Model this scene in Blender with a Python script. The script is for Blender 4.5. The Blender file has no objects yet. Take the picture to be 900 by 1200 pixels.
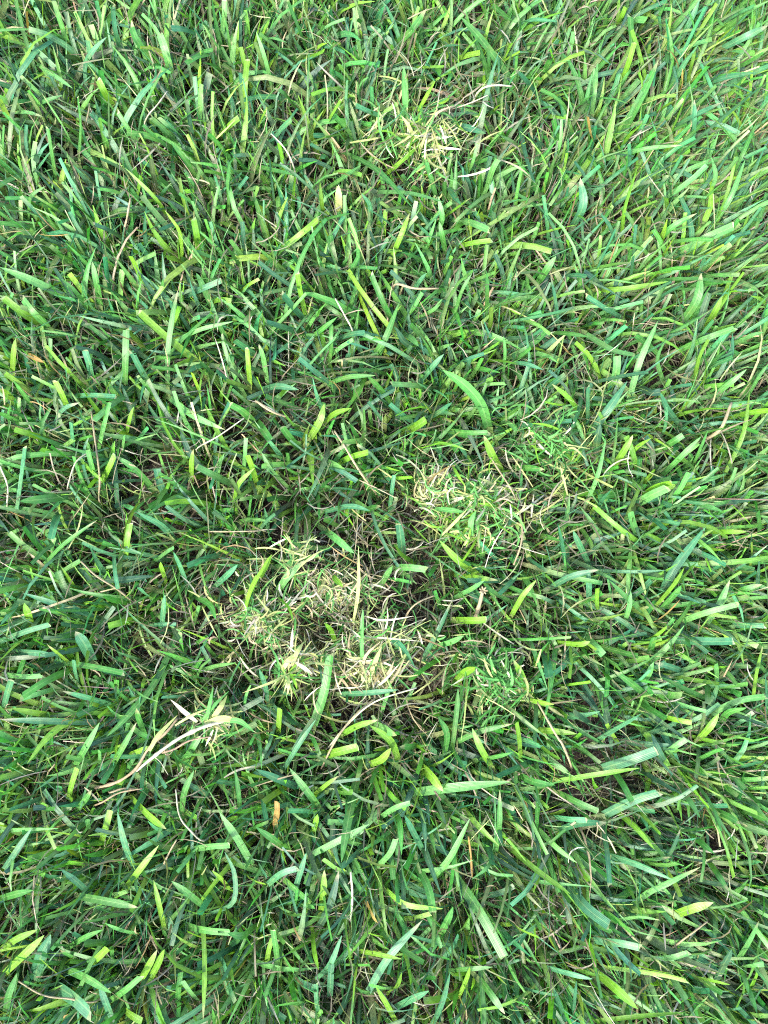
import bpy, math, random
import numpy as np
from mathutils import Vector, Matrix, Euler

random.seed(7)
rng = np.random.default_rng(11)
scene = bpy.context.scene
col = scene.collection

# ---------------------------------------------------------------- camera
CAM_H, PITCH, HALF = 0.70, math.radians(5.0), math.radians(34.4)
cam_data = bpy.data.cameras.new('camera')
cam = bpy.data.objects.new('camera', cam_data)
col.objects.link(cam)
cam.location = (0, 0, CAM_H)
cam.rotation_euler = (PITCH, 0, 0)          # looks down, tipped a little towards +Y
cam_data.sensor_fit = 'VERTICAL'
cam_data.angle = 2 * HALF
cam_data.clip_start, cam_data.clip_end = 0.01, 500
scene.camera = cam

# ---------------------------------------------------------------- sky, sun, exposure
SUN_EL, SUN_AZ = math.radians(50), math.radians(-140)   # azimuth measured from +Y towards +X
world = bpy.data.worlds.new('World')
scene.world = world
world.use_nodes = True
wn = world.node_tree
wn.nodes.clear()
sky = wn.nodes.new('ShaderNodeTexSky')
sky.sky_type = 'NISHITA'
sky.sun_disc = False
sky.sun_elevation = SUN_EL
sky.sun_rotation = SUN_AZ
sky.dust_density = 3.0
bg = wn.nodes.new('ShaderNodeBackground')
bg.inputs['Strength'].default_value = 0.15
wo = wn.nodes.new('ShaderNodeOutputWorld')
wn.links.new(sky.outputs[0], bg.inputs[0])
wn.links.new(bg.outputs[0], wo.inputs[0])

sun_data = bpy.data.lights.new('sun', 'SUN')
sun_data.energy = 1.5
sun_data.angle = math.radians(10)
sun_data.color = (1.0, 0.96, 0.88)
sun = bpy.data.objects.new('sun', sun_data)
col.objects.link(sun)
sun.rotation_euler = Vector((math.sin(SUN_AZ) * math.cos(SUN_EL), math.cos(SUN_AZ) * math.cos(SUN_EL),
                             math.sin(SUN_EL))).to_track_quat('Z', 'Y').to_euler()
sun.location = (0, 0, 5)

scene.view_settings.view_transform = 'Standard'
scene.view_settings.look = 'None'
scene.view_settings.exposure = 2.64
scene.view_settings.gamma = 1.0
scene.render.engine = 'CYCLES'
scene.cycles.filter_width = 1.1
scene.cycles.use_denoising = False
scene.cycles.max_bounces = 8
scene.cycles.diffuse_bounces = 3
scene.cycles.transmission_bounces = 4

# ---------------------------------------------------------------- photograph pixel -> place in the lawn
F = 600.0 / math.tan(HALF)
CP, SP = math.cos(PITCH), math.sin(PITCH)
def place(px, py, z):
    """The point at height z that a pixel of the 900x1200 photograph looks at."""
    dx, dy, dz = (px - 450.0) / F, (600.0 - py) / F, -1.0
    wy, wz = dy * CP - dz * SP, dy * SP + dz * CP
    t = (z - CAM_H) / wz
    return np.array([dx * t, wy * t, z])

# ---------------------------------------------------------------- materials
def new_mat(name):
    m = bpy.data.materials.new(name)
    m.use_nodes = True
    m.node_tree.nodes.clear()
    return m, m.node_tree.nodes, m.node_tree.links

def blade_material(name, rough, spec, trans, veins):
    m, N, L = new_mat(name)
    at = N.new('ShaderNodeAttribute'); at.attribute_name = 'Col'
    uv = N.new('ShaderNodeUVMap'); uv.uv_map = 'UV'
    sep = N.new('ShaderNodeSeparateXYZ'); L.new(uv.outputs[0], sep.inputs[0])
    # lengthwise veins: a fine ridge pattern across the blade
    mul = N.new('ShaderNodeMath'); mul.operation = 'MULTIPLY'; mul.inputs[1].default_value = 6.2832 * veins
    L.new(sep.outputs[0], mul.inputs[0])
    sn = N.new('ShaderNodeMath'); sn.operation = 'SINE'; L.new(mul.outputs[0], sn.inputs[0])
    geo = N.new('ShaderNodeNewGeometry')
    nz = N.new('ShaderNodeTexNoise'); nz.inputs['Scale'].default_value = 260; nz.inputs['Detail'].default_value = 3
    L.new(geo.outputs['Position'], nz.inputs['Vector'])
    nz2 = N.new('ShaderNodeTexNoise'); nz2.inputs['Scale'].default_value = 900; nz2.inputs['Detail'].default_value = 2
    L.new(geo.outputs['Position'], nz2.inputs['Vector'])
    vr = N.new('ShaderNodeMapRange'); vr.inputs[1].default_value = -1; vr.inputs[2].default_value = 1
    vr.inputs[3].default_value = 0.93; vr.inputs[4].default_value = 1.06
    L.new(sn.outputs[0], vr.inputs[0])
    nr = N.new('ShaderNodeMapRange'); nr.inputs[1].default_value = 0.3; nr.inputs[2].default_value = 0.7
    nr.inputs[3].default_value = 0.78; nr.inputs[4].default_value = 1.22
    L.new(nz.outputs[0], nr.inputs[0])
    m2 = N.new('ShaderNodeMath'); m2.operation = 'MULTIPLY'
    L.new(vr.outputs[0], m2.inputs[0]); L.new(nr.outputs[0], m2.inputs[1])
    # pale midrib
    ab = N.new('ShaderNodeMath'); ab.operation = 'SUBTRACT'; ab.inputs[1].default_value = 0.5
    L.new(sep.outputs[0], ab.inputs[0])
    ab2 = N.new('ShaderNodeMath'); ab2.operation = 'ABSOLUTE'; L.new(ab.outputs[0], ab2.inputs[0])
    rb = N.new('ShaderNodeMapRange'); rb.inputs[1].default_value = 0.0; rb.inputs[2].default_value = 0.09
    rb.inputs[3].default_value = 0.22; rb.inputs[4].default_value = 0.0
    L.new(ab2.outputs[0], rb.inputs[0])
    vs = N.new('ShaderNodeVectorMath'); vs.operation = 'SCALE'
    L.new(at.outputs['Color'], vs.inputs[0]); L.new(m2.outputs[0], vs.inputs['Scale'])
    mx = N.new('ShaderNodeMix'); mx.data_type = 'RGBA'
    n3 = N.new('ShaderNodeTexNoise'); n3.inputs['Scale'].default_value = 75; n3.inputs['Detail'].default_value = 4
    L.new(geo.outputs['Position'], n3.inputs['Vector'])
    br = N.new('ShaderNodeMapRange'); br.inputs[1].default_value = 0.56; br.inputs[2].default_value = 0.80
    br.inputs[3].default_value = 0.0; br.inputs[4].default_value = 0.5
    L.new(n3.outputs[0], br.inputs[0])
    bl = N.new('ShaderNodeMix'); bl.data_type = 'RGBA'
    L.new(br.outputs[0], bl.inputs[0]); L.new(vs.outputs[0], bl.inputs[6])
    bl.inputs[7].default_value = (0.125, 0.19, 0.035, 1)
    L.new(rb.outputs[0], mx.inputs[0]); L.new(bl.outputs[2], mx.inputs[6])
    mx.inputs[7].default_value = (0.30, 0.42, 0.16, 1)
    bp = N.new('ShaderNodeBump'); bp.inputs['Strength'].default_value = 0.22; bp.inputs['Distance'].default_value = 0.0002
    ad = N.new('ShaderNodeMath'); ad.operation = 'ADD'
    L.new(sn.outputs[0], ad.inputs[0]); L.new(nz2.outputs[0], ad.inputs[1]); L.new(ad.outputs[0], bp.inputs['Height'])
    pr = N.new('ShaderNodeBsdfPrincipled')
    pr.inputs['Roughness'].default_value = rough
    pr.inputs['Specular IOR Level'].default_value = spec
    L.new(mx.outputs[2], pr.inputs['Base Color']); L.new(bp.outputs[0], pr.inputs['Normal'])
    # light through the leaf comes out yellower
    tc = N.new('ShaderNodeVectorMath'); tc.operation = 'MULTIPLY'
    tc.inputs[1].default_value = (1.35, 1.35, 0.45)
    L.new(vs.outputs[0], tc.inputs[0])
    tr = N.new('ShaderNodeBsdfTranslucent'); L.new(tc.outputs[0], tr.inputs[0])
    ms = N.new('ShaderNodeMixShader'); ms.inputs[0].default_value = trans
    L.new(pr.outputs[0], ms.inputs[1]); L.new(tr.outputs[0], ms.inputs[2])
    out = N.new('ShaderNodeOutputMaterial'); L.new(ms.outputs[0], out.inputs[0])
    return m

M_GREEN = blade_material('living_blade', 0.40, 0.40, 0.30, 7)
M_DRY = blade_material('dry_blade', 0.75, 0.2, 0.25, 3)

def soil_material():
    m, N, L = new_mat('soil')
    tc = N.new('ShaderNodeTexCoord')
    n1 = N.new('ShaderNodeTexNoise'); n1.inputs['Scale'].default_value = 30; n1.inputs['Detail'].default_value = 8
    n2 = N.new('ShaderNodeTexNoise'); n2.inputs['Scale'].default_value = 400; n2.inputs['Detail'].default_value = 5
    for n in (n1, n2): L.new(tc.outputs['Object'], n.inputs['Vector'])
    r = N.new('ShaderNodeValToRGB')
    r.color_ramp.elements[0].position = 0.3; r.color_ramp.elements[0].color = (0.010, 0.007, 0.005, 1)
    r.color_ramp.elements[1].position = 0.75; r.color_ramp.elements[1].color = (0.045, 0.028, 0.018, 1)
    ad = N.new('ShaderNodeMath'); ad.operation = 'ADD'; L.new(n1.outputs[0], ad.inputs[0]); L.new(n2.outputs[0], ad.inputs[1])
    hf = N.new('ShaderNodeMath'); hf.operation = 'MULTIPLY'; hf.inputs[1].default_value = 0.5
    L.new(ad.outputs[0], hf.inputs[0]); L.new(hf.outputs[0], r.inputs[0])
    bp = N.new('ShaderNodeBump'); bp.inputs['Strength'].default_value = 0.8; bp.inputs['Distance'].default_value = 0.004
    L.new(ad.outputs[0], bp.inputs['Height'])
    pr = N.new('ShaderNodeBsdfPrincipled'); pr.inputs['Roughness'].default_value = 0.95
    L.new(r.outputs[0], pr.inputs['Base Color']); L.new(bp.outputs[0], pr.inputs['Normal'])
    out = N.new('ShaderNodeOutputMaterial'); L.new(pr.outputs[0], out.inputs[0])
    return m
M_SOIL = soil_material()

# ---------------------------------------------------------------- ground: one sheet, finely lumpy near the camera
def build_ground():
    def axis():
        a = np.linspace(-1.0, 1.0, 101)
        far = np.array([1.3, 1.8, 3, 6, 15, 40, 120.0])
        return np.concatenate([-far[::-1], a, far])
    ax = axis(); n = len(ax)
    X, Y = np.meshgrid(ax, ax, indexing='ij')
    Z = np.zeros_like(X)
    for k in range(26):
        a = rng.uniform(0, 6.28); f = rng.uniform(6, 90); p = rng.uniform(0, 6.28)
        Z += np.sin((X * math.cos(a) + Y * math.sin(a)) * f + p) * (0.0035 / (1 + f / 14))
    Z *= np.clip(3 - np.maximum(abs(X), abs(Y)), 0, 1)
    Z -= 0.004
    v = np.stack([X, Y, Z], -1).reshape(-1, 3)
    i, j = np.meshgrid(np.arange(n - 1), np.arange(n - 1), indexing='ij')
    a = (i * n + j).ravel()
    f = np.stack([a, a + n, a + n + 1, a + 1], -1)
    me = bpy.data.meshes.new('ground')
    me.from_pydata(v.tolist(), [], f.tolist())
    me.materials.append(M_SOIL)
    for p in me.polygons: p.use_smooth = True
    o = bpy.data.objects.new('ground', me); col.objects.link(o)
    o['kind'] = 'structure'
    o['label'] = 'dark brown soil under the lawn'
build_ground()

# ---------------------------------------------------------------- blades as ribbons
def mesh_from_ribbons(name, P, Wd, side, nrm, cols, mat, fold=0.25, smooth=True):
    """P: (n,S,3) centrelines, Wd: (n,S) half widths, side/nrm: (n,S,3), cols: (n,S,3). Three points across, folded along the midrib."""
    n, S, _ = P.shape
    L = P - side * Wd[..., None] + nrm * (Wd * fold)[..., None]
    R = P + side * Wd[..., None] + nrm * (Wd * fold)[..., None]
    V = np.stack([L, P, R], 2).reshape(-1, 3)
    base = (np.arange(n) * S * 3)[:, None]
    s = np.arange(S - 1)[None, :] * 3
    q0 = (base + s).ravel()
    quads = np.concatenate([np.stack([q0, q0 + 1, q0 + 4, q0 + 3], -1),
                            np.stack([q0 + 1, q0 + 2, q0 + 5, q0 + 4], -1)], 0)
    me = bpy.data.meshes.new(name)
    nq = len(quads)
    me.vertices.add(len(V)); me.vertices.foreach_set('co', V.astype(np.float32).ravel())
    me.loops.add(nq * 4); me.loops.foreach_set('vertex_index', quads.astype(np.int32).ravel())
    me.polygons.add(nq)
    me.polygons.foreach_set('loop_start', np.arange(nq, dtype=np.int32) * 4)
    if smooth:
        me.polygons.foreach_set('use_smooth', np.ones(nq, dtype=bool))
    me.update(calc_edges=True)
    ca = me.attributes.new('Col', 'FLOAT_COLOR', 'POINT')
    C = np.ones((n, S, 3, 4), np.float32)
    C[..., :3] = cols[:, :, None, :]
    ca.data.foreach_set('color', C.ravel())
    U = np.zeros((n, S, 3, 2), np.float32)
    U[:, :, 0, 0] = 0; U[:, :, 1, 0] = 0.5; U[:, :, 2, 0] = 1
    U[..., 1] = np.linspace(0, 1, S)[None, :, None]
    uvl = me.uv_layers.new(name='UV')
    uvl.data.foreach_set('uv', U.reshape(-1, 2)[quads.ravel()].ravel())
    me.materials.append(mat)
    return me

def frames(P, roll):
    """Side and normal vectors along centrelines; roll (n,S) turns the blade about its own length."""
    T = np.gradient(P, axis=1)
    T /= np.linalg.norm(T, axis=-1, keepdims=True) + 1e-12
    up = np.zeros_like(T); up[..., 2] = 1.0
    h = P[:, -1, :] - P[:, 0, :]
    ref = np.stack([-h[:, 1], h[:, 0], np.zeros(len(h))], -1)
    ref /= np.linalg.norm(ref, axis=-1, keepdims=True) + 1e-9
    s0 = np.repeat(ref[:, None, :], P.shape[1], 1)
    s0 = s0 - T * (s0 * T).sum(-1, keepdims=True)
    s0 /= np.linalg.norm(s0, axis=-1, keepdims=True) + 1e-9
    n0 = np.cross(T, s0)
    flip = np.sign(n0[..., 2:3] + 1e-6)
    n0 = n0 * np.where(flip == 0, 1, flip)
    c, s = np.cos(roll)[..., None], np.sin(roll)[..., None]
    return s0 * c + n0 * s, n0 * c - s0 * s

# colours of living and dead grass (linear)
PAL = {
    'g': (0.034, 0.155, 0.024),   # mid green
    'b': (0.030, 0.142, 0.060),   # blue green
    'y': (0.095, 0.230, 0.014),   # yellow green
    'l': (0.070, 0.222, 0.054),   # pale green
    'd': (0.022, 0.085, 0.040),   # dark blue green
    'u': (0.070, 0.120, 0.036),   # dull olive, ageing
    's': (0.255, 0.212, 0.128),   # straw
    'o': (0.230, 0.145, 0.045),   # orange brown
    'w': (0.370, 0.355, 0.260),   # bleached
    'p': (0.270, 0.310, 0.115),   # pale yellow green of fine shoots
}
PALN = {k: np.array(v) for k, v in PAL.items()}

# lean of the grass over the lawn: (photo pixel) -> pull in x, y (image right, image up)
LEAN = [(80, 80, -.05, .45), (300, 80, 0, .5), (520, 60, .1, .35), (800, 80, .5, .55), (820, 350, .6, .5), (860, 620, .75, .25),
        (800, 830, .8, -.05), (760, 1010, .75, -.4), (600, 930, .35, -.6), (430, 1010, 0, -.5), (560, 1150, .2, -.45), (820, 1160, .5, -.4),
        (150, 1080, -.45, -.2), (60, 850, -.55, .0), (90, 620, -.45, .1), (90, 420, -.45, .35), (330, 330, -.1, .3), (480, 420, .05, .15),
        (420, 700, 0, 0), (620, 450, .25, .3), (620, 700, .25, -.1), (250, 700, -.2, .05), (280, 900, -.1, -.25)]
LA = np.array([list(place(a, b, 0.0)[:2]) + [c, d] for a, b, c, d in LEAN])
def lean_at(x, y):
    d2 = (x[:, None] - LA[None, :, 0]) ** 2 + (y[:, None] - LA[None, :, 1]) ** 2
    w = 1 / (d2 + 0.004) ** 1.5
    w /= w.sum(1, keepdims=True)
    return w @ LA[:, 2:]

# where the turf is thin and damaged: soft weight of the worn patch
WORN = [(420, 720, 95, 80, 1.0), (545, 590, 70, 50, .8), (330, 740, 80, 70, .9), (440, 790, 90, 50, .9), (495, 170, 75, 60, .6), (640, 540, 55, 50, .5), (570, 760, 60, 60, .5)]
def worn_at(x, y):
    w = np.zeros_like(x)
    for a, b, rx, ry, k in WORN:
        c = place(a, b, 0.0); s = 0.00078
        w = np.maximum(w, k * np.exp(-(((x - c[0]) / (rx * s)) ** 2 + ((y - c[1]) / (ry * s)) ** 2)))
    return w

def field(n, x, y, length, width, lean0, bend, az, roll, twist, base_c, tip_c, S=7, cut=None, z0=None, wiggle=0.25):
    """Arrays of growing blades: angle from the vertical runs from lean0 to lean0+bend along the blade."""
    t = np.linspace(0, 1, S)[None, :]
    th = lean0[:, None] + bend[:, None] * t ** 1.3
    th = np.clip(th, -2.2, 2.2)
    azs = az[:, None] + wiggle * rng.normal(size=(n, 1)) * t * 1.6
    ds = (length / (S - 1))[:, None]
    dx, dy, dz = np.sin(th) * np.cos(azs) * ds, np.sin(th) * np.sin(azs) * ds, np.cos(th) * ds
    P = np.zeros((n, S, 3))
    P[:, 1:, 0] = np.cumsum(dx[:, :-1], 1); P[:, 1:, 1] = np.cumsum(dy[:, :-1], 1); P[:, 1:, 2] = np.cumsum(dz[:, :-1], 1)
    P[..., 0] += x[:, None]; P[..., 1] += y[:, None]
    if z0 is not None: P[..., 2] += z0[:, None]
    P[..., 2] = np.maximum(P[..., 2], 0.001 + 0.002 * rng.random((n, 1)))
    if cut is None: cut = np.zeros(n, bool)
    prof_p = np.clip(np.minimum(0.62 + 0.9 * t, (1.01 - t) ** 0.65 * 1.9), 0.03, 1)
    prof_c = np.clip(0.6 + 0.9 * t, 0, 1) * (1 - 0.12 * t)
    prof = np.where(cut[:, None], prof_c, prof_p)
    W = prof * width[:, None] * 0.5
    R = roll[:, None] + twist[:, None] * t
    sd, nr = frames(P, R)
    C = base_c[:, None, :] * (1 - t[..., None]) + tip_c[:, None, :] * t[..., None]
    return P, W, sd, nr, C

def rand_colours(n, x, y, worn):
    keys = ['g', 'b', 'y', 'l', 'd', 's', 'u']
    p = np.array([.33, .25, .10, .08, .11, .05, .08])
    pick = rng.choice(len(keys), n, p=p)
    c = np.array([PAL[k] for k in keys])[pick]
    c = c * rng.uniform(0.75, 1.25, (n, 1)) * rng.uniform(0.9, 1.1, (n, 3))
    dry = rng.random(n) < worn * 0.45
    c[dry] = np.array(PAL['p']) * rng.uniform(0.5, 1.1, (dry.sum(), 1))
    return c

def join(parts):
    return [np.concatenate([p[k] for p in parts], 0) for k in range(5)]

def build_lawn():
    parts = []
    # tufts: sites from which a handful of shoots spread
    def tufts(x0, x1, y0, y1, per_m2, hole=None, S=7, mean_len=0.05):
        ns = int((x1 - x0) * (y1 - y0) * per_m2)
        sx, sy = rng.uniform(x0, x1, ns), rng.uniform(y0, y1, ns)
        if hole:
            keep = ~((sx > hole[0]) & (sx < hole[1]) & (sy > hole[2]) & (sy < hole[3]))
            sx, sy = sx[keep], sy[keep]
        dens = np.zeros(len(sx))
        for q in range(14):
            a = rng.uniform(0, 6.28); f = rng.uniform(40, 150)
            dens += np.sin((sx * math.cos(a) + sy * math.sin(a)) * f + rng.uniform(0, 6.28))
        keep = rng.random(len(sx)) < np.clip(0.62 + 0.20 * dens, 0.06, 1)
        sx, sy = sx[keep], sy[keep]
        k = rng.integers(6, 17, len(sx)) if S > 5 else rng.integers(4, 10, len(sx))
        taz, tlen, thue = rng.uniform(0, 6.28, len(sx)), rng.uniform(0.75, 1.25, len(sx)), rng.uniform(0.8, 1.2, (len(sx), 3))
        idx = np.repeat(np.arange(len(sx)), k); n = len(idx)
        ox, oy = rng.normal(0, 0.0055, n), rng.normal(0, 0.0055, n)
        x, y = sx[idx] + ox, sy[idx] + oy
        worn = worn_at(x, y)
        keep = rng.random(n) > worn * 0.5
        idx, x, y, worn, ox, oy = idx[keep], x[keep], y[keep], worn[keep], ox[keep], oy[keep]; n = len(idx)
        ln = lean_at(x, y)
        v = np.stack([ln[:, 0], ln[:, 1]], 1) * 1.0 + rng.normal(0, 0.26, (n, 2)) + np.stack([ox, oy], 1) / 0.0055 * 0.36 + 0.30 * np.stack([np.cos(taz[idx]), np.sin(taz[idx])], 1)
        az = np.arctan2(v[:, 1], v[:, 0]); mag = np.linalg.norm(v, axis=1)
        fine = rng.random(n) < 0.28 + 0.4 * worn
        length = np.clip(rng.normal(mean_len, 0.022, n), 0.025, 0.14) * tlen[idx] * (1 - 0.35 * worn)
        width = np.where(fine, rng.uniform(0.0008, 0.0018, n), np.clip(rng.normal(0.0037, 0.0011, n), 0.0016, 0.0068)) * (1 - .3 * worn)
        lean0 = np.clip(0.10 + 0.36 * mag + rng.normal(0, .18, n), 0.0, 1.15)
        bend = rng.gamma(1.8, 0.50, n)
        # keep the canopy at about the mown height
        h = length * np.cos(np.clip(lean0 + 0.35 * bend, 0, 1.45))
        lim = rng.uniform(0.034, 0.070, n)
        cut = ((h > lim) & (rng.random(n) < 0.55)) | (rng.random(n) < 0.08)
        length = np.where(h > lim, length * lim / np.maximum(h, 1e-4), length)
        cut &= ~fine
        c = rand_colours(n, x, y, worn) * thue[idx]
        width = np.where(c[:, 0] > 0.7 * c[:, 1], np.minimum(width, rng.uniform(0.0008, 0.0024, n)), width)
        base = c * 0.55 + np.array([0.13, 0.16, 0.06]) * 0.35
        sheath = rng.random(n) < 0.22
        base[sheath] = np.array([.26, .22, .13]) * rng.uniform(0.4, 0.9, (sheath.sum(), 1))
        tip = c * rng.uniform(0.9, 1.25, (n, 1))
        ytip = rng.random(n) < 0.12
        tip[ytip] = tip[ytip] * 0.5 + np.array(PAL['y']) * 0.7
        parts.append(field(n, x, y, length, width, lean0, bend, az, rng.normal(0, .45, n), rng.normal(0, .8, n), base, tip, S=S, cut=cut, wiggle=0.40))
        return n
    n1 = tufts(-0.60, 0.60, -0.66, 0.78, 5300, mean_len=0.086)
    P, W, sd, nr, C = join(parts)
    # pale bruised end where the mower cut through some of the blades
    pale = rng.random(len(P)) < 0.16
    C[pale, -1, :] = C[pale, -1, :] * 0.5 + np.array([0.30, 0.33, 0.17]) * 0.5 * rng.uniform(.5, 1.3, (pale.sum(), 1))
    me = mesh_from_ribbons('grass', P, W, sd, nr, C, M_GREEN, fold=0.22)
    # coarser lawn round about
    parts.clear()
    tufts(-1.5, 1.5, -1.5, 1.6, 1500, hole=(-0.60, 0.60, -0.66, 0.78), S=5, mean_len=0.07)
    P2, W2, sd2, nr2, C2 = join(parts)
    me2 = mesh_from_ribbons('grass_around', P2, W2 * 1.3, sd2, nr2, C2, M_GREEN, fold=0.22)
    for nm, m, lab in (('grass', me, 'dense green mown grass of the lawn'), ('surrounding_grass', me2, 'mown grass of the lawn further out')):
        o = bpy.data.objects.new(nm, m); col.objects.link(o)
        o['kind'] = 'stuff'; o['label'] = lab; o['category'] = 'grass'
    print('lawn blades', len(P), len(P2))
build_lawn()

def build_thatch():
    n = 70000
    x, y = rng.uniform(-0.58, 0.58, n), rng.uniform(-0.64, 0.76, n)
    worn = worn_at(x, y)
    more = rng.random(n) < 0.6 + worn
    x, y, worn = x[more], y[more], worn[more]; n = len(x)
    length = rng.uniform(0.012, 0.05, n)
    width = rng.uniform(0.0006, 0.0017, n)
    lean0 = rng.uniform(0.5, 1.5, n); bend = rng.normal(0.1, 0.5, n)
    az = rng.uniform(0, 6.28, n)
    keys = ['s', 'w', 'o', 'p']
    c = np.array([PAL[k] for k in keys])[rng.choice(4, n, p=[.5, .22, .06, .22])]
    grey = rng.random((n, 1)) * 0.5
    c = (c * (1 - grey) + c.mean(1, keepdims=True) * grey) * rng.uniform(0.16, 0.8, (n, 1))  # straw tones darkened: shade of the gaps between blades put into the colour
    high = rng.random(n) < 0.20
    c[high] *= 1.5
    f = field(n, x, y, length, width, lean0, bend, az, rng.normal(0, .8, n), rng.normal(0, 1.2, n), c * .9, c, S=5,
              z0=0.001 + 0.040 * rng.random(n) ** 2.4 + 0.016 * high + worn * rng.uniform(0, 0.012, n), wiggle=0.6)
    me = mesh_from_ribbons('thatch', *f, M_DRY, fold=0.3)
    o = bpy.data.objects.new('thatch', me); col.objects.link(o)
    o['kind'] = 'stuff'; o['label'] = 'dry straw coloured thatch between the grass blades'; o['category'] = 'thatch'
build_thatch()

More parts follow.
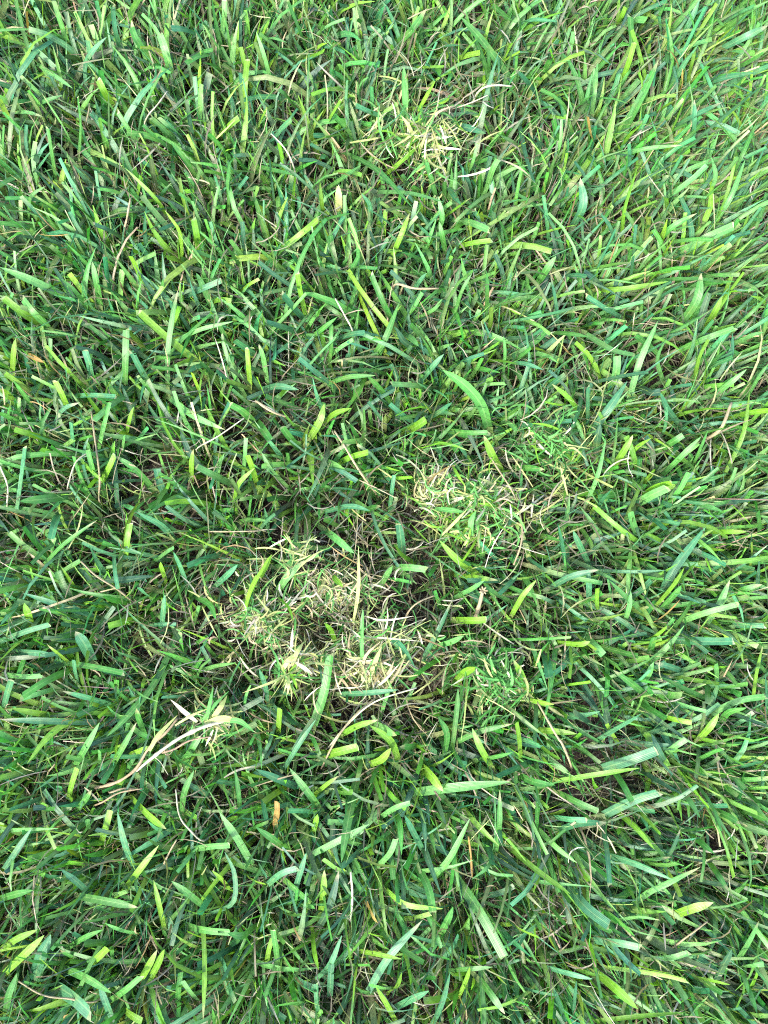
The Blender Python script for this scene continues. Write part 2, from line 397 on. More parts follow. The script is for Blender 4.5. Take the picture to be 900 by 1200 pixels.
# ---------------------------------------------------------------- single blades seen in the photograph
# Twelve squares of the photograph, 300 px each, measured at three times their size: colour, tip (c cut, p pointed), width, then the
# blade's line from where it comes out of the turf to its tip.
SQUARES = {
(0, 0): """
b p 22 305,330 300,230 330,175 375,130
l p 18 130,225 190,265 255,310
y c 28 675,320 650,275 620,230
y c 26 860,370 862,290 870,210
g c 24 640,530 580,460 530,415
l c 22 485,510 450,450 415,395
b p 14 425,380 412,340 408,295
g c 24 200,640 185,540 170,450
y c 30 395,370 365,320 345,280
g p 20 700,640 650,560 600,500
y p 16 590,760 540,690 440,590
g c 28 530,210 480,140 460,90
l c 34 605,270 585,190 562,120
b c 30 710,130 650,105 600,100
d c 26 430,840 380,810 330,790
y c 30 780,470 810,440 840,415
g p 18 800,560 780,520 760,490
g c 20 805,720 802,650 808,590
b c 34 490,830 540,800 590,775
y p 18 640,880 630,810 580,740
g c 20 280,530 285,440 275,340
o c 20 102,110 97,70 95,40
g c 18 20,580 12,500 15,440
y c 18 50,300 25,245 10,215
g p 18 110,380 160,355 220,335
l p 18 30,400 90,395 150,410
g p 14 100,760 110,690 160,655
l c 26 780,130 790,60 790,0
y c 28 700,880 690,820 680,770
l p 20 250,500 220,440 145,325
b c 22 430,190 405,110 395,20
g p 20 620,440 660,405 710,370
y p 16 820,310 812,270 808,240
""",
(300, 0): """
g p 36 480,165 545,110 600,30
b c 26 480,425 410,400 345,370
b p 16 390,455 440,460 500,410 530,370
l p 28 530,390 525,310 520,235
b p 34 640,450 720,445 808,470
g p 26 280,525 380,570 450,620 550,730
l p 22 430,675 540,680 660,710
y c 26 80,885 150,830 220,770
g p 18 210,780 270,765 335,750
y p 24 480,900 510,830 540,750
p p 34 292,750 293,700 290,650
y p 18 240,760 230,710 225,640
y p 20 460,610 520,560 580,505
g p 24 0,585 60,600 130,615
g p 22 240,670 300,630 370,580
g c 18 180,180 150,100 110,0
g c 26 290,110 250,60 220,0
g p 30 900,285 800,150 720,60
b p 24 600,190 660,165 715,160
y c 18 550,240 600,237 660,235
y c 28 180,205 210,195 240,180
y c 26 240,450 270,400 300,350
g p 20 130,370 100,330 60,310
y c 20 5,460 20,420 40,380
l p 24 645,800 655,760 640,690
y p 16 660,765 710,730 755,695
l c 26 815,650 830,600 850,560
l c 30 690,770 760,785 820,810
g p 22 665,880 655,830 645,780
y c 24 700,870 760,855 830,845
b p 20 670,650 695,690 720,720
l c 14 745,610 765,560 778,505
b p 18 405,790 400,720 370,680
l p 16 0,160 50,135 110,150
y p 22 15,150 30,110 45,70
l p 18 55,300 30,200 0,110
g c 20 820,290 818,230 815,170
""",
(600, 0): """
b c 26 25,440 50,560 75,640
b p 18 0,100 70,70 160,75
l c 26 280,170 320,140 360,125
y c 22 365,100 385,60 400,25
g c 28 405,240 420,160 415,55
y c 24 380,300 410,220 430,150
g p 32 400,450 460,330 515,210
b c 18 530,280 528,200 525,130
b p 24 580,170 630,70 660,0
b p 30 740,170 820,130 900,90
l c 22 740,190 780,180 810,185
p c 20 715,225 750,215 790,220
g p 26 790,240 850,210 900,175
b p 28 660,310 740,275 860,255
y p 22 620,270 632,220 645,165
o p 14 590,320 598,290 600,240
b p 28 570,450 640,410 740,360
y p 26 510,400 540,375 580,350
y p 20 390,510 420,470 465,425
y c 34 440,510 480,480 525,460
g p 18 330,560 460,525 600,510
b c 20 600,520 660,520 720,530
y p 20 385,820 395,730 440,590
g p 14 390,660 400,600 408,535
b p 36 215,790 250,720 240,625
l c 26 110,750 70,715 20,685
g p 30 60,405 100,385 150,375
g c 26 110,260 130,220 150,190
b p 30 90,340 50,290 10,245
l c 16 150,560 170,500 175,420
l p 20 280,400 290,320 300,220
l p 22 715,780 770,690 820,560
g p 24 510,860 560,800 650,750
l c 40 590,890 680,840 780,795
b c 18 428,900 430,840 435,790
l p 20 690,690 715,620 700,550
g p 20 770,620 810,540 860,430
b p 18 370,880 345,800 310,750
g p 24 480,800 520,770 550,720
o c 20 290,510 275,470 265,410
l p 20 830,110 860,40 880,0
b p 22 635,500 640,420 640,350
y p 24 25,70 20,30 10,0
b p 20 110,60 60,20 30,0
g p 24 205,400 250,360 290,330
""",
(0, 300): """
l p 34 260,160 130,95 0,40
y c 32 150,245 80,200 10,145
g c 30 170,250 120,200 80,150
y c 24 505,105 480,40 460,0
g p 28 355,170 340,90 325,20
y c 32 690,370 590,290 490,200
g c 32 440,450 442,360 445,258
b c 34 325,430 315,380 300,330
b c 26 530,460 490,390 465,340
y c 24 880,450 875,390 870,325
g p 22 590,440 590,340 605,220 625,120
l p 18 600,310 700,260 820,230
b c 26 640,145 710,115 780,85
l p 26 750,190 715,110 690,60
g p 20 795,290 760,220 740,150
y p 24 45,420 48,350 55,290
b c 22 240,495 320,490 410,495
l c 26 460,480 390,525 330,580
y c 28 245,550 220,490 195,440
b p 18 185,610 220,540 280,515
y c 26 150,640 100,625 50,610
g c 28 90,600 40,570 0,550
b c 26 60,900 75,790 90,670
g c 24 345,800 325,740 310,680
y c 28 360,795 385,745 405,700
g p 24 530,805 470,745 400,700
y p 22 445,630 455,580 470,530
y p 30 675,790 675,740 680,680
l c 30 810,800 750,770 690,740
l p 28 600,500 680,560 790,610
y p 20 800,680 760,610 720,520
g c 32 905,600 860,550 810,520
l c 18 858,745 862,690 865,640
g p 34 240,845 150,855 70,862
l p 36 432,680 437,655 440,630
y c 24 900,790 885,740 870,700
y p 20 825,860 840,800 895,745
o p 20 85,342 115,355 155,375
y p 26 70,530 20,480 0,465
g p 26 120,540 80,480 50,440
g c 18 180,400 178,340 178,290
d c 28 400,380 330,340 260,320
b c 20 260,690 255,630 250,585
l p 18 300,170 260,120 215,80
b p 22 740,380 690,390 660,410
""",
(300, 300): """
y c 22 175,210 155,120 145,60
b c 34 165,275 100,255 35,235
b c 30 165,220 120,170 90,135
b c 26 290,290 340,275 382,270
g p 22 190,290 230,260 285,215
g c 24 480,230 440,150 405,65
g p 28 400,365 450,300 505,160
b p 24 570,450 620,390 660,345
g p 42 815,600 790,520 730,450 655,400
l c 24 620,465 550,455 475,450
g p 20 250,450 330,425 420,420
g p 22 480,520 430,460 390,420
y p 30 190,640 225,580 240,520
y p 26 230,610 270,560 335,535
g c 30 155,680 120,640 90,600
g c 34 0,580 20,605 50,650
y c 26 295,725 340,705 395,690
y c 36 545,610 570,595 598,575
b p 22 600,575 650,545 690,515
b c 22 560,590 510,555 470,520
g c 22 680,615 750,622 820,620
y p 32 870,770 830,700 800,630
b c 22 250,440 200,400 150,360
g c 18 262,350 265,300 265,240
l p 26 515,270 545,290 572,318
d p 26 575,335 520,300 490,250
l p 18 595,205 630,185 655,150
g p 14 700,200 725,120 760,60
b p 20 550,135 575,90 600,60
g p 28 370,900 405,888 440,880
b c 18 470,890 478,820 485,770
l p 14 870,410 875,340 870,280
b p 26 20,470 80,458 150,470
l p 26 35,410 25,350 10,310
g p 20 810,190 812,120 810,50
l p 20 90,790 50,750 20,690
g p 20 370,660 345,620 330,590
b p 22 240,900 330,880 400,895
""",
(600, 300): """
g p 30 85,105 120,50 155,0
b c 22 415,90 420,40 425,0
b p 18 165,285 155,180 135,65
b c 22 380,215 320,180 260,140
y p 22 300,120 400,115 550,90
b p 24 490,165 550,130 605,100
g p 36 600,230 650,150 665,60
y p 26 680,250 710,200 740,140
g c 26 590,330 680,290 785,252
g p 16 785,250 840,200 900,140
l c 28 260,275 350,330 430,350
g p 18 150,270 210,275 270,285
l p 26 410,510 450,370 512,230
l p 22 530,440 510,360 545,285
l c 34 340,470 365,410 370,350
b c 22 265,595 265,520 265,460
b p 34 270,630 330,550 405,440
y p 20 240,555 200,500 140,450
g c 26 370,300 385,270 395,230
d c 32 455,465 490,482 522,478
b p 26 585,590 540,530 520,480
b c 20 525,470 580,460 632,452
y c 22 640,440 655,360 690,290
b p 24 755,400 770,350 775,270
l p 18 780,310 840,280 885,268
y c 18 672,440 680,400 688,370
l p 24 705,495 760,450 825,398
y p 20 750,760 810,630 835,480
g p 16 830,490 870,420 900,380
g p 22 530,770 600,700 665,635
g p 16 630,750 660,680 690,610
y p 28 360,735 395,680 425,630
y p 20 400,720 440,670 490,640
g c 28 535,672 570,650 602,630
l p 20 260,870 300,770 330,640
d p 30 295,700 300,640 310,590
y c 32 460,845 510,810 562,795
l c 40 440,870 490,840 545,815
b c 22 80,600 140,585 210,580
l p 24 610,858 680,880 740,898
o p 18 460,610 470,570 480,525
b p 22 300,890 320,850 350,820
g p 26 0,745 60,745 115,750
b p 18 0,375 50,380 110,400
g c 22 450,330 480,300 500,260
""",
(0, 600): """
b c 34 208,0 192,50 180,100
g p 18 150,190 230,110 340,30
y c 26 443,155 450,90 458,40
b c 20 402,150 405,210 415,270
l c 18 555,165 585,142 612,125
y p 26 582,235 572,205 565,175
d p 30 320,230 420,240 540,225
b c 24 535,300 510,285 490,265
y c 28 480,375 430,388 380,400
g p 24 460,320 400,310 360,295
b p 30 80,280 50,340 0,400
b c 24 0,455 90,420 175,395
b p 22 310,360 200,325 80,285
y p 32 112,395 100,360 85,320
b p 46 325,520 295,460 265,420
y p 22 245,530 210,500 165,465
g c 24 190,525 330,545 435,567
g c 30 245,555 160,595 75,650
l c 22 230,610 150,635 70,660
g p 26 625,420 550,590 450,715 375,790
b p 26 400,680 320,655 220,630
y p 24 205,715 120,705 40,690
b p 26 340,740 180,735 0,730
y p 26 380,690 270,720 170,790 95,885
g p 26 265,890 300,830 350,740
b p 24 570,400 575,345 580,290
g p 26 512,785 490,730 480,690
g p 22 390,900 430,830 480,740
y p 22 460,850 490,840 525,822
l c 18 350,890 352,865 350,838
b p 20 655,245 630,180 610,140
y p 24 860,360 880,290 900,220
b p 24 765,252 800,220 835,185
b p 30 610,90 560,40 480,0
l c 24 10,570 80,578 150,575
b c 26 10,705 25,640 40,590
b p 26 40,490 130,495 195,502
b c 18 275,600 265,560 260,520
g c 28 640,890 670,840 700,790
l p 22 700,560 760,540 830,530
g p 22 690,300 740,330 760,380
""",
(300, 600): """
l p 30 245,65 290,100 345,145
y p 24 548,175 510,150 485,110
b c 34 515,150 510,100 503,40
l c 30 490,195 540,195 600,202
y p 28 778,218 710,170 645,100
y p 22 730,225 780,232 850,240
l p 20 715,292 760,270 805,240
y p 24 0,250 30,200 55,150
l p 30 70,290 110,230 170,170
b p 22 580,525 620,460 655,390 690,310
b p 20 550,540 510,480 470,450
g c 40 205,745 245,620 262,500
b p 20 100,900 150,820 210,730
l p 16 370,560 368,460 375,340
y p 20 285,480 265,420 240,390
l p 24 435,265 460,220 480,190
y p 26 305,780 360,750 430,730
y p 28 500,870 470,800 400,750
y p 30 385,890 440,870 475,830
l p 40 410,745 450,760 495,785
y c 34 240,855 300,840 360,825
l p 16 438,720 455,660 475,600
p p 18 400,600 430,530 440,465
y p 34 708,590 740,560 772,545
g p 26 565,820 540,825 505,825
g p 24 700,810 790,770 900,745
g p 24 770,872 840,860 900,845
g p 20 690,830 705,700 710,620
y p 26 825,890 790,830 760,760
y c 26 80,775 82,730 85,690
l p 22 640,470 690,455 730,435
y c 30 705,380 760,382 812,378
b p 20 45,670 30,600 10,550
g p 26 660,860 670,780 640,720
b p 22 300,640 400,635 500,625
""",
(600, 600): """
l c 30 440,80 425,40 415,0
y p 18 558,122 510,95 470,75
b p 36 505,335 570,200 682,52
y p 30 505,325 560,260 605,195
g p 26 520,345 570,290 595,258
b p 24 135,265 210,225 305,203
b p 14 300,205 420,210 540,205
b p 22 192,205 175,120 160,40
b p 24 270,320 270,260 268,200
b p 24 262,165 235,110 215,65
l p 24 470,360 400,300 340,240
l p 22 388,405 410,340 418,278
y c 18 302,355 298,310 300,268
y p 22 0,360 40,290 85,240
l p 28 685,390 730,320 765,240
l c 26 600,382 690,350 795,323
b c 34 570,450 670,455 780,455
y p 24 470,450 510,430 545,400
g c 30 483,505 490,470 500,440
l c 34 265,445 295,475 322,503
b c 36 112,480 125,540 132,585
y p 28 65,660 35,580 5,520
g p 18 75,535 100,490 130,455
g p 26 492,662 430,610 355,555
b p 24 615,567 560,545 500,530
l p 26 448,615 480,570 498,528
g p 22 690,660 600,620 520,580
g c 24 440,665 490,695 542,727
y c 26 540,720 580,730 632,740
y p 24 75,765 150,770 228,780
b p 28 295,802 380,750 455,708
b c 42 320,900 420,870 508,838
d p 26 550,900 520,850 490,780
l c 28 538,852 570,825 612,798
y p 30 648,803 690,760 728,708
l c 26 700,710 790,665 892,648
g p 26 735,742 760,705 825,688
y p 18 848,645 860,560 882,468
b p 20 890,745 892,650 890,570
g c 26 630,885 690,850 740,830
y p 16 640,790 700,805 752,815
y c 20 30,880 25,800 15,740
y p 20 60,660 100,668 148,677
y p 22 180,460 240,465 275,455
b c 28 770,400 830,397 890,400
y p 20 700,70 760,70 825,70
g c 26 868,85 868,40 862,0
l c 24 720,590 718,560 715,535
g p 24 770,290 820,270 880,255
""",
(0, 900): """
b p 46 120,745 145,660 178,585
l p 20 0,222 80,215 205,212
y c 26 358,255 375,200 388,148
b p 26 472,348 440,270 413,155
y p 28 462,98 530,170 585,215
y p 26 435,435 490,360 558,272
g p 30 280,450 390,470 485,490
b p 24 322,447 270,400 215,357
g p 26 0,460 50,445 115,430
b p 24 15,355 60,290 112,212
l p 30 885,335 830,240 772,157
b p 20 740,510 820,470 825,370 790,295
g p 26 725,492 660,440 603,398
y p 18 805,422 775,385 745,360
y p 20 577,557 560,480 540,395
l c 28 675,285 740,275 808,270
y p 20 712,490 720,700 714,885
y p 30 15,722 90,650 155,588
y c 28 318,692 345,665 378,632
g p 34 220,700 310,740 392,790
b p 26 395,882 370,820 348,757
g c 26 388,817 440,780 495,732
y p 26 528,742 555,690 578,638
y p 26 495,745 520,700 552,640
g c 22 625,825 628,770 635,718
l c 22 692,812 665,780 642,748
y p 26 0,640 60,600 132,568
l p 20 492,582 430,570 368,545
g p 20 225,642 290,600 362,568
l p 16 592,128 570,190 553,252
g p 24 640,152 650,80 682,8
g p 18 845,192 840,100 825,0
y c 24 240,112 255,50 272,0
g p 22 265,155 300,110 322,78
g p 22 272,672 240,655 213,640
b c 64 205,770 260,805 320,860
b c 40 105,875 82,850 70,828
g p 26 20,880 30,800 60,720
y c 30 440,850 465,870 500,890
b p 22 760,650 790,690 800,740
g p 26 890,560 850,590 800,580
""",
(300, 900): """
g p 30 232,152 180,80 118,0
b p 28 155,72 80,40 0,5
g p 36 355,35 325,180 300,332
l p 26 188,307 300,250 397,198
b c 22 240,155 170,150 112,150
y p 20 212,88 250,55 288,28
y p 44 588,0 620,30 658,82
l p 36 540,88 680,70 895,48
g p 26 490,160 508,200 512,305
l c 22 440,172 490,140 542,123
l c 24 422,350 470,300 492,248
y p 22 690,90 770,190 855,275
l p 26 608,395 680,320 752,178
g c 32 560,335 605,420 622,508
y p 24 460,430 530,480 658,495
g c 46 700,380 790,510 875,665
b p 30 395,785 470,660 585,535
d p 30 220,562 260,480 292,358
y p 26 228,505 238,430 240,358
b p 22 130,452 155,370 177,298
b c 26 42,408 90,370 145,352
y p 20 200,570 205,640 220,710
b c 22 232,885 215,820 213,755
b p 22 210,742 260,690 302,588
y p 18 365,643 430,655 513,672
y p 22 468,783 495,765 512,718
y p 26 492,892 460,830 422,768
b p 26 488,842 550,810 608,783
b p 26 618,900 650,830 682,718
g p 30 648,585 670,540 692,488
g p 30 790,745 830,800 875,865
g p 20 690,710 750,705 832,700
y p 18 718,792 740,740 752,698
y c 20 38,683 45,640 57,598
g c 24 78,692 70,630 60,568
y p 22 203,222 210,190 217,163
o c 26 68,195 75,150 75,118
b p 24 585,285 550,220 523,168
l p 16 832,268 820,340 758,392
g p 22 842,295 855,200 857,78
g p 26 112,292 60,250 0,208
g c 30 175,828 130,825 78,832
o p 26 395,480 410,515 428,545
b c 26 260,800 262,740 265,690
""",
(600, 900): """
g c 26 350,0 390,60 422,122
b c 42 325,162 430,110 517,83
b c 26 150,172 200,180 262,183
l p 22 560,30 620,110 662,177
y p 20 370,155 440,215 502,287
b p 26 165,218 240,195 335,193
g c 26 170,90 230,120 302,152
b c 22 320,198 335,310 343,412
g p 26 690,140 760,170 802,197
g p 30 800,140 860,165 900,182
b p 30 350,308 450,340 565,392
g p 22 448,322 500,320 558,313
l p 32 400,503 470,440 550,400 662,348
y p 34 560,520 630,495 708,473
d p 24 518,363 560,290 592,213
b c 44 190,408 260,490 342,553
y p 22 0,288 100,370 205,443
l p 26 80,200 150,270 228,333
y c 26 0,545 40,570 92,592
y p 24 260,588 280,650 297,723
y p 34 308,728 370,780 443,848
y c 24 340,700 520,725 613,747
b c 34 288,605 380,615 452,631
b p 24 120,698 200,720 283,742
g p 24 620,228 660,260 713,303
l p 34 795,668 830,610 867,538
g p 26 790,688 810,730 833,795
d p 34 718,745 750,680 772,638
l c 22 488,668 560,665 623,648
b p 22 192,893 165,830 138,763
b p 18 215,872 220,800 226,748
y p 16 290,890 430,875 612,860
y p 20 638,733 700,745 768,762
g p 30 810,718 830,780 862,863
g p 30 338,508 390,550 433,592
l c 26 815,697 850,692 885,688
l p 20 378,532 450,522 522,535
g p 24 690,328 720,370 762,433
y p 20 160,45 300,22 450,0
g p 26 20,20 80,50 150,60
l p 20 620,880 660,830 690,800
g p 24 590,800 640,820 690,840
""",
}

def catmull(pts, S):
    pts = np.asarray(pts, float)
    q = np.vstack([2 * pts[0] - pts[1], pts, 2 * pts[-1] - pts[-2]])
    seg = len(pts) - 1
    out = []
    for t in np.linspace(0, seg, S):
        i = min(int(t), seg - 1); u = t - i
        a, b, c, d = q[i], q[i + 1], q[i + 2], q[i + 3]
        out.append(0.5 * ((2 * b) + (c - a) * u + (2 * a - 5 * b + 4 * c - d) * u * u + (3 * b - a - 3 * c + d) * u ** 3))
    return np.array(out)

traced = []
for (ox, oy), txt in SQUARES.items():
    for line in txt.strip().splitlines():
        f = line.split()
        pts = [(ox + float(a.split(',')[0]) / 3, oy + float(a.split(',')[1]) / 3) for a in f[3:]]
        d = [math.dist(pts[i], pts[i + 1]) for i in range(len(pts) - 1)]
        traced.append(dict(c=f[0], tip=f[1], w=float(f[2]) / 3, pts=pts, len=sum(d), straight=math.dist(pts[0], pts[-1]) / sum(d)))
traced.sort(key=lambda b: -(b['len'] * b['w']))

def traced_ribbon(b, S):
    k = b['pts']; n = len(k)
    zb, zt = random.uniform(0.032, 0.044), random.uniform(0.060, 0.078)
    P3 = []
    for i, (px, py) in enumerate(k):
        u = i / (n - 1)
        P3.append(place(px, py, zb + (zt - zb) * u + 0.006 * math.sin(math.pi * u)))
    back = P3[0] - P3[1]; back[2] = 0; L = np.linalg.norm(back)
    back = back / max(L, 1e-6)
    root = P3[0] + back * random.uniform(0.012, 0.026); root[2] = 0.0
    mid = root * 0.45 + P3[0] * 0.55; mid[2] = P3[0][2] * 0.66
    low = catmull([root, mid, P3[0]], 4)[:-1]
    P = np.vstack([low, catmull(P3, S)])
    m = len(P)
    half = 0.5 * b['w'] * (CAM_H - 0.06) / F * 0.84
    u = np.concatenate([np.full(3, -1.0), np.linspace(0, 1, S)])
    if b['tip'] == 'p':
        pr = np.where(u < 0, 0.8, np.clip(np.minimum(0.88 + 0.5 * u, 1.95 * (1.002 - u) ** 0.62), 0.02, 1))
    else:
        pr = np.where(u < 0, 0.8, np.clip(0.88 + 0.5 * u, 0, 1) * (1 - 0.10 * u))
    W = half * pr
    W[0] *= 0.6
    roll0, tw = random.gauss(0, 0.22), random.gauss(0, 0.25)
    sd, nr = frames(P[None], (roll0 + tw * np.linspace(0, 1, m))[None])
    c = PALN[b['c']] * random.uniform(0.8, 1.1) * rng.uniform(0.94, 1.06, 3)
    base = c * 0.8 + np.array([0.20, 0.22, 0.09]) * 0.12
    tt = np.linspace(0, 1, m)[:, None]
    tipc = c * random.uniform(1.0, 1.2)
    C = base * (1 - tt) + tipc * tt
    if b['tip'] == 'p' and random.random() < 0.25:
        C[-2:] = C[-2:] * 0.4 + PALN['s'] * 0.6
    return P, W, sd[0], nr[0], C

N_SINGLE = 300
LANDMARKS = []   # filled below: (x, y, reach in px, phrase)
LANDMARKS += [
    (545, 582, 95, 'beside the pale curly tuft with the dark hole'),
    (490, 165, 95, 'beside the bleached fine tuft'),
    (308, 722, 60, 'beside the beige matted tuft'),
    (338, 790, 55, 'beside the yellow star shaped tuft'),
    (440, 782, 75, 'beside the straw tuft'),
    (395, 688, 70, 'beside the brown curled thatch'),
    (205, 870, 90, 'beside the forked pale runner'),
    (652, 515, 75, 'beside the loose fine green tuft'),
    (578, 790, 75, 'beside the fine green tuft'),
    (563, 705, 50, 'beside the upright dry stub'),
    (100, 1160, 90, 'beside the broad blue grey leaf'),
]
CNAME = {'g': 'mid green', 'b': 'blue green', 'y': 'bright yellow green', 'l': 'pale green', 'd': 'dark green', 's': 'straw coloured',
         'o': 'orange brown', 'p': 'faded yellow green', 'w': 'bleached'}

def size_word(w):
    return 'very broad' if w >= 13 else 'broad' if w >= 10.5 else 'middling' if w >= 8.5 else 'slim' if w >= 6.5 else 'thread thin'
def blade_words(b):
    length = 'long' if b['len'] > 62 else 'short' if b['len'] < 36 else ''
    shape = 'bent' if b['straight'] < 0.965 else 'curved' if b['straight'] < 0.992 else 'straight'
    return ' '.join(w for w in (length, shape, size_word(b['w']), CNAME[b['c']]) if w)
def blade_place(b):
    x, y = b['pts'][len(b['pts']) // 2]
    best = None
    for lx, ly, r, ph in LANDMARKS:
        d = math.dist((x, y), (lx, ly))
        if d < r and (best is None or d < best[0]): best = (d, ph)
    return best[1] if best else None
def neighbours(b, pool):
    c = b['pts'][len(b['pts']) // 2]
    return sorted((q for q in pool if q is not b), key=lambda q: math.dist(c, q['pts'][len(q['pts']) // 2]))
def label_blades(pool):
    """First by look and by the nearest tuft or runner; blades that still read alike are told apart by the blade they grow beside."""
    tip = lambda q: 'mown' if q['tip'] == 'c' else 'pointed'
    for b in pool:
        pl = blade_place(b)
        nb = neighbours(b, pool)
        b['options'] = [f"{blade_words(b)} {tip(b)} blade {pl}"] if pl else []
        for q in nb[:3]:
            b['options'].append(f"{blade_words(b)} {tip(b)} blade beside a {size_word(q['w'])} {CNAME[q['c']]} {tip(q)} one")
        for q, r in ((0, 1), (0, 2), (1, 2)):
            b['options'].append(f"{blade_words(b)} {tip(b)} blade between {size_word(nb[q]['w'])} {CNAME[nb[q]['c']]} and {size_word(nb[r]['w'])} {CNAME[nb[r]['c']]} ones")
        b['label'] = b['options'][0]
    for step in range(1, 4):
        seen = {}
        for b in pool: seen.setdefault(b['label'], []).append(b)
        for lab, same in seen.items():
            for b in same[1:]:
                for o in b['options'][1:]:
                    if o not in seen and sum(q['label'] == o for q in pool) == 0:
                        b['label'] = o; break
    for b in pool: b['label'] = ' '.join(b['label'].split()[:16])
label_blades(traced[:N_SINGLE])

TIP_COL = np.array([0.29, 0.32, 0.18])
def add_single(b):
    """A shoot: its pale sheath coming out of the turf, the leaf blade, and on mown ones the bruised end."""
    P, W, sd, nr, C = traced_ribbon(b, 12)
    root = P[0].copy()
    Pl = P - root
    mat = M_DRY if b['c'] in 'os' else M_GREEN
    o = bpy.data.objects.new('grass_shoot', None); col.objects.link(o)
    o.empty_display_size = 0.005
    o.location = root
    o['label'] = b['label']; o['category'] = 'grass shoot'; o['group'] = 'separate grass shoots standing out of the lawn'
    k = 3
    sh = mesh_from_ribbons('sheath', Pl[None, :k + 1], W[None, :k + 1], sd[None, :k + 1], nr[None, :k + 1],
                           np.repeat((C[0] * 0.6 + np.array([.2, .2, .1]) * .4)[None, None], k + 1, 1), mat, fold=0.7)
    so = bpy.data.objects.new('sheath', sh); col.objects.link(so); so.parent = o
    fold = random.uniform(0.08, 0.4)
    if b['tip'] != 'c':
        me = mesh_from_ribbons('blade', Pl[None, k:], W[None, k:], sd[None, k:], nr[None, k:], C[None, k:], mat, fold=fold)
        bo = bpy.data.objects.new('blade', me); col.objects.link(bo); bo.parent = o
        return
    a, c = Pl[-2], Pl[-1]
    full = np.linalg.norm(c - a); dirn = (c - a) / full
    f = min(0.9, random.uniform(0.0008, 0.0022) / full)
    cutp = c - (c - a) * f
    ex = lambda A: np.vstack([A[k:-1], A[-1:]])
    pm = np.vstack([Pl[k:-1], cutp[None]])
    me = mesh_from_ribbons('blade', pm[None], np.append(W[k:-1], W[-1])[None], ex(sd)[None], ex(nr)[None], ex(C)[None], mat, fold=fold)
    bo = bpy.data.objects.new('blade', me); col.objects.link(bo); bo.parent = o
    pts = np.array([cutp, cutp + (c - cutp) * 0.5, c])
    w3 = np.array([W[-1], W[-1] * 0.99, W[-1] * random.uniform(0.75, 0.98)])
    tcol = TIP_COL * random.uniform(0.45, 1.05) * np.array([random.uniform(.8, 1.1), 1, random.uniform(.8, 1.1)])
    tc = np.stack([C[-1], C[-1] * 0.4 + tcol * 0.6, tcol])
    mt = mesh_from_ribbons('mown_tip', pts[None], w3[None], sd[None, -3:], nr[None, -3:], tc[None], M_DRY, fold=fold)
    slant = random.gauss(0, 0.0016)
    mt.vertices[6].co += Vector(dirn) * slant
    mt.vertices[7].co += Vector(dirn) * random.gauss(0, 0.0005)
    mt.vertices[8].co -= Vector(dirn) * slant
    tp = bpy.data.objects.new('mown_tip', mt); col.objects.link(tp); tp.parent = bo
for b in traced[:N_SINGLE]:
    add_single(b)

# smaller traced blades belong to the mass of the turf
rest = traced[N_SINGLE:]
if rest:
    R = [traced_ribbon(b, 8) for b in rest]
    me = mesh_from_ribbons('small_grass', *[np.stack([r[k] for r in R]) for k in range(5)], M_GREEN, fold=0.2)
    o = bpy.data.objects.new('small_grass', me); col.objects.link(o)
    o['kind'] = 'stuff'; o['label'] = 'smaller grass blades rising through the turf'; o['category'] = 'grass'
print('traced', len(traced))

# ---------------------------------------------------------------- dry stems lying in the grass
def tube(name, pts3, r0, r1, colour, mat=M_DRY, S=None, parent=None, origin=None, sides=6, knots=0):
    S = S or max(6, len(pts3) * 4)
    P = catmull(pts3, S)
    T = np.gradient(P, axis=0); T /= np.linalg.norm(T, axis=1, keepdims=True)
    a = np.cross(T, [0.3, 0.2, 1.0]); a /= np.linalg.norm(a, axis=1, keepdims=True)
    b = np.cross(T, a)
    t = np.linspace(0, 1, S)
    r = r0 + (r1 - r0) * t
    for k in range(knots):
        r = r * (1 + 0.55 * np.exp(-((t - (k + 0.7) / (knots + 0.4)) / 0.025) ** 2))
    r = r * (1 + 0.10 * np.sin(np.arange(S) * 1.7))
    ang = np.linspace(0, 2 * math.pi, sides, endpoint=False)
    o0 = np.array(origin) if origin is not None else np.zeros(3)
    V = (P[:, None, :] + r[:, None, None] * (np.cos(ang)[None, :, None] * a[:, None, :] + np.sin(ang)[None, :, None] * b[:, None, :])).reshape(-1, 3) - o0
    faces = [(i * sides + j, i * sides + (j + 1) % sides, (i + 1) * sides + (j + 1) % sides, (i + 1) * sides + j)
             for i in range(S - 1) for j in range(sides)]
    faces += [tuple(range(sides))[::-1], tuple(range((S - 1) * sides, S * sides))]
    me = bpy.data.meshes.new(name)
    me.from_pydata(V.tolist(), [], faces)
    for p in me.polygons: p.use_smooth = True
    ca = me.attributes.new('Col', 'FLOAT_COLOR', 'POINT')
    c0 = np.array(colour)
    cc = np.ones((S, sides, 4), np.float32)
    var = (0.85 + 0.3 * rng.random((S, 1, 1))) * np.ones((1, sides, 3))
    cc[..., :3] = c0 * var
    ca.data.foreach_set('color', cc.ravel())
    uvl = me.uv_layers.new(name='UV')
    me.materials.append(mat)
    o = bpy.data.objects.new(name, me); col.objects.link(o)
    if parent: o.parent = parent
    return o

LIFT = 0.020
def px3(pts, z):
    if not hasattr(z, '__len__'): z = [z] * len(pts)
    return [place(x, y, zz + LIFT * min(1.0, zz / 0.03)) for (x, y), zz in zip(pts, z)]

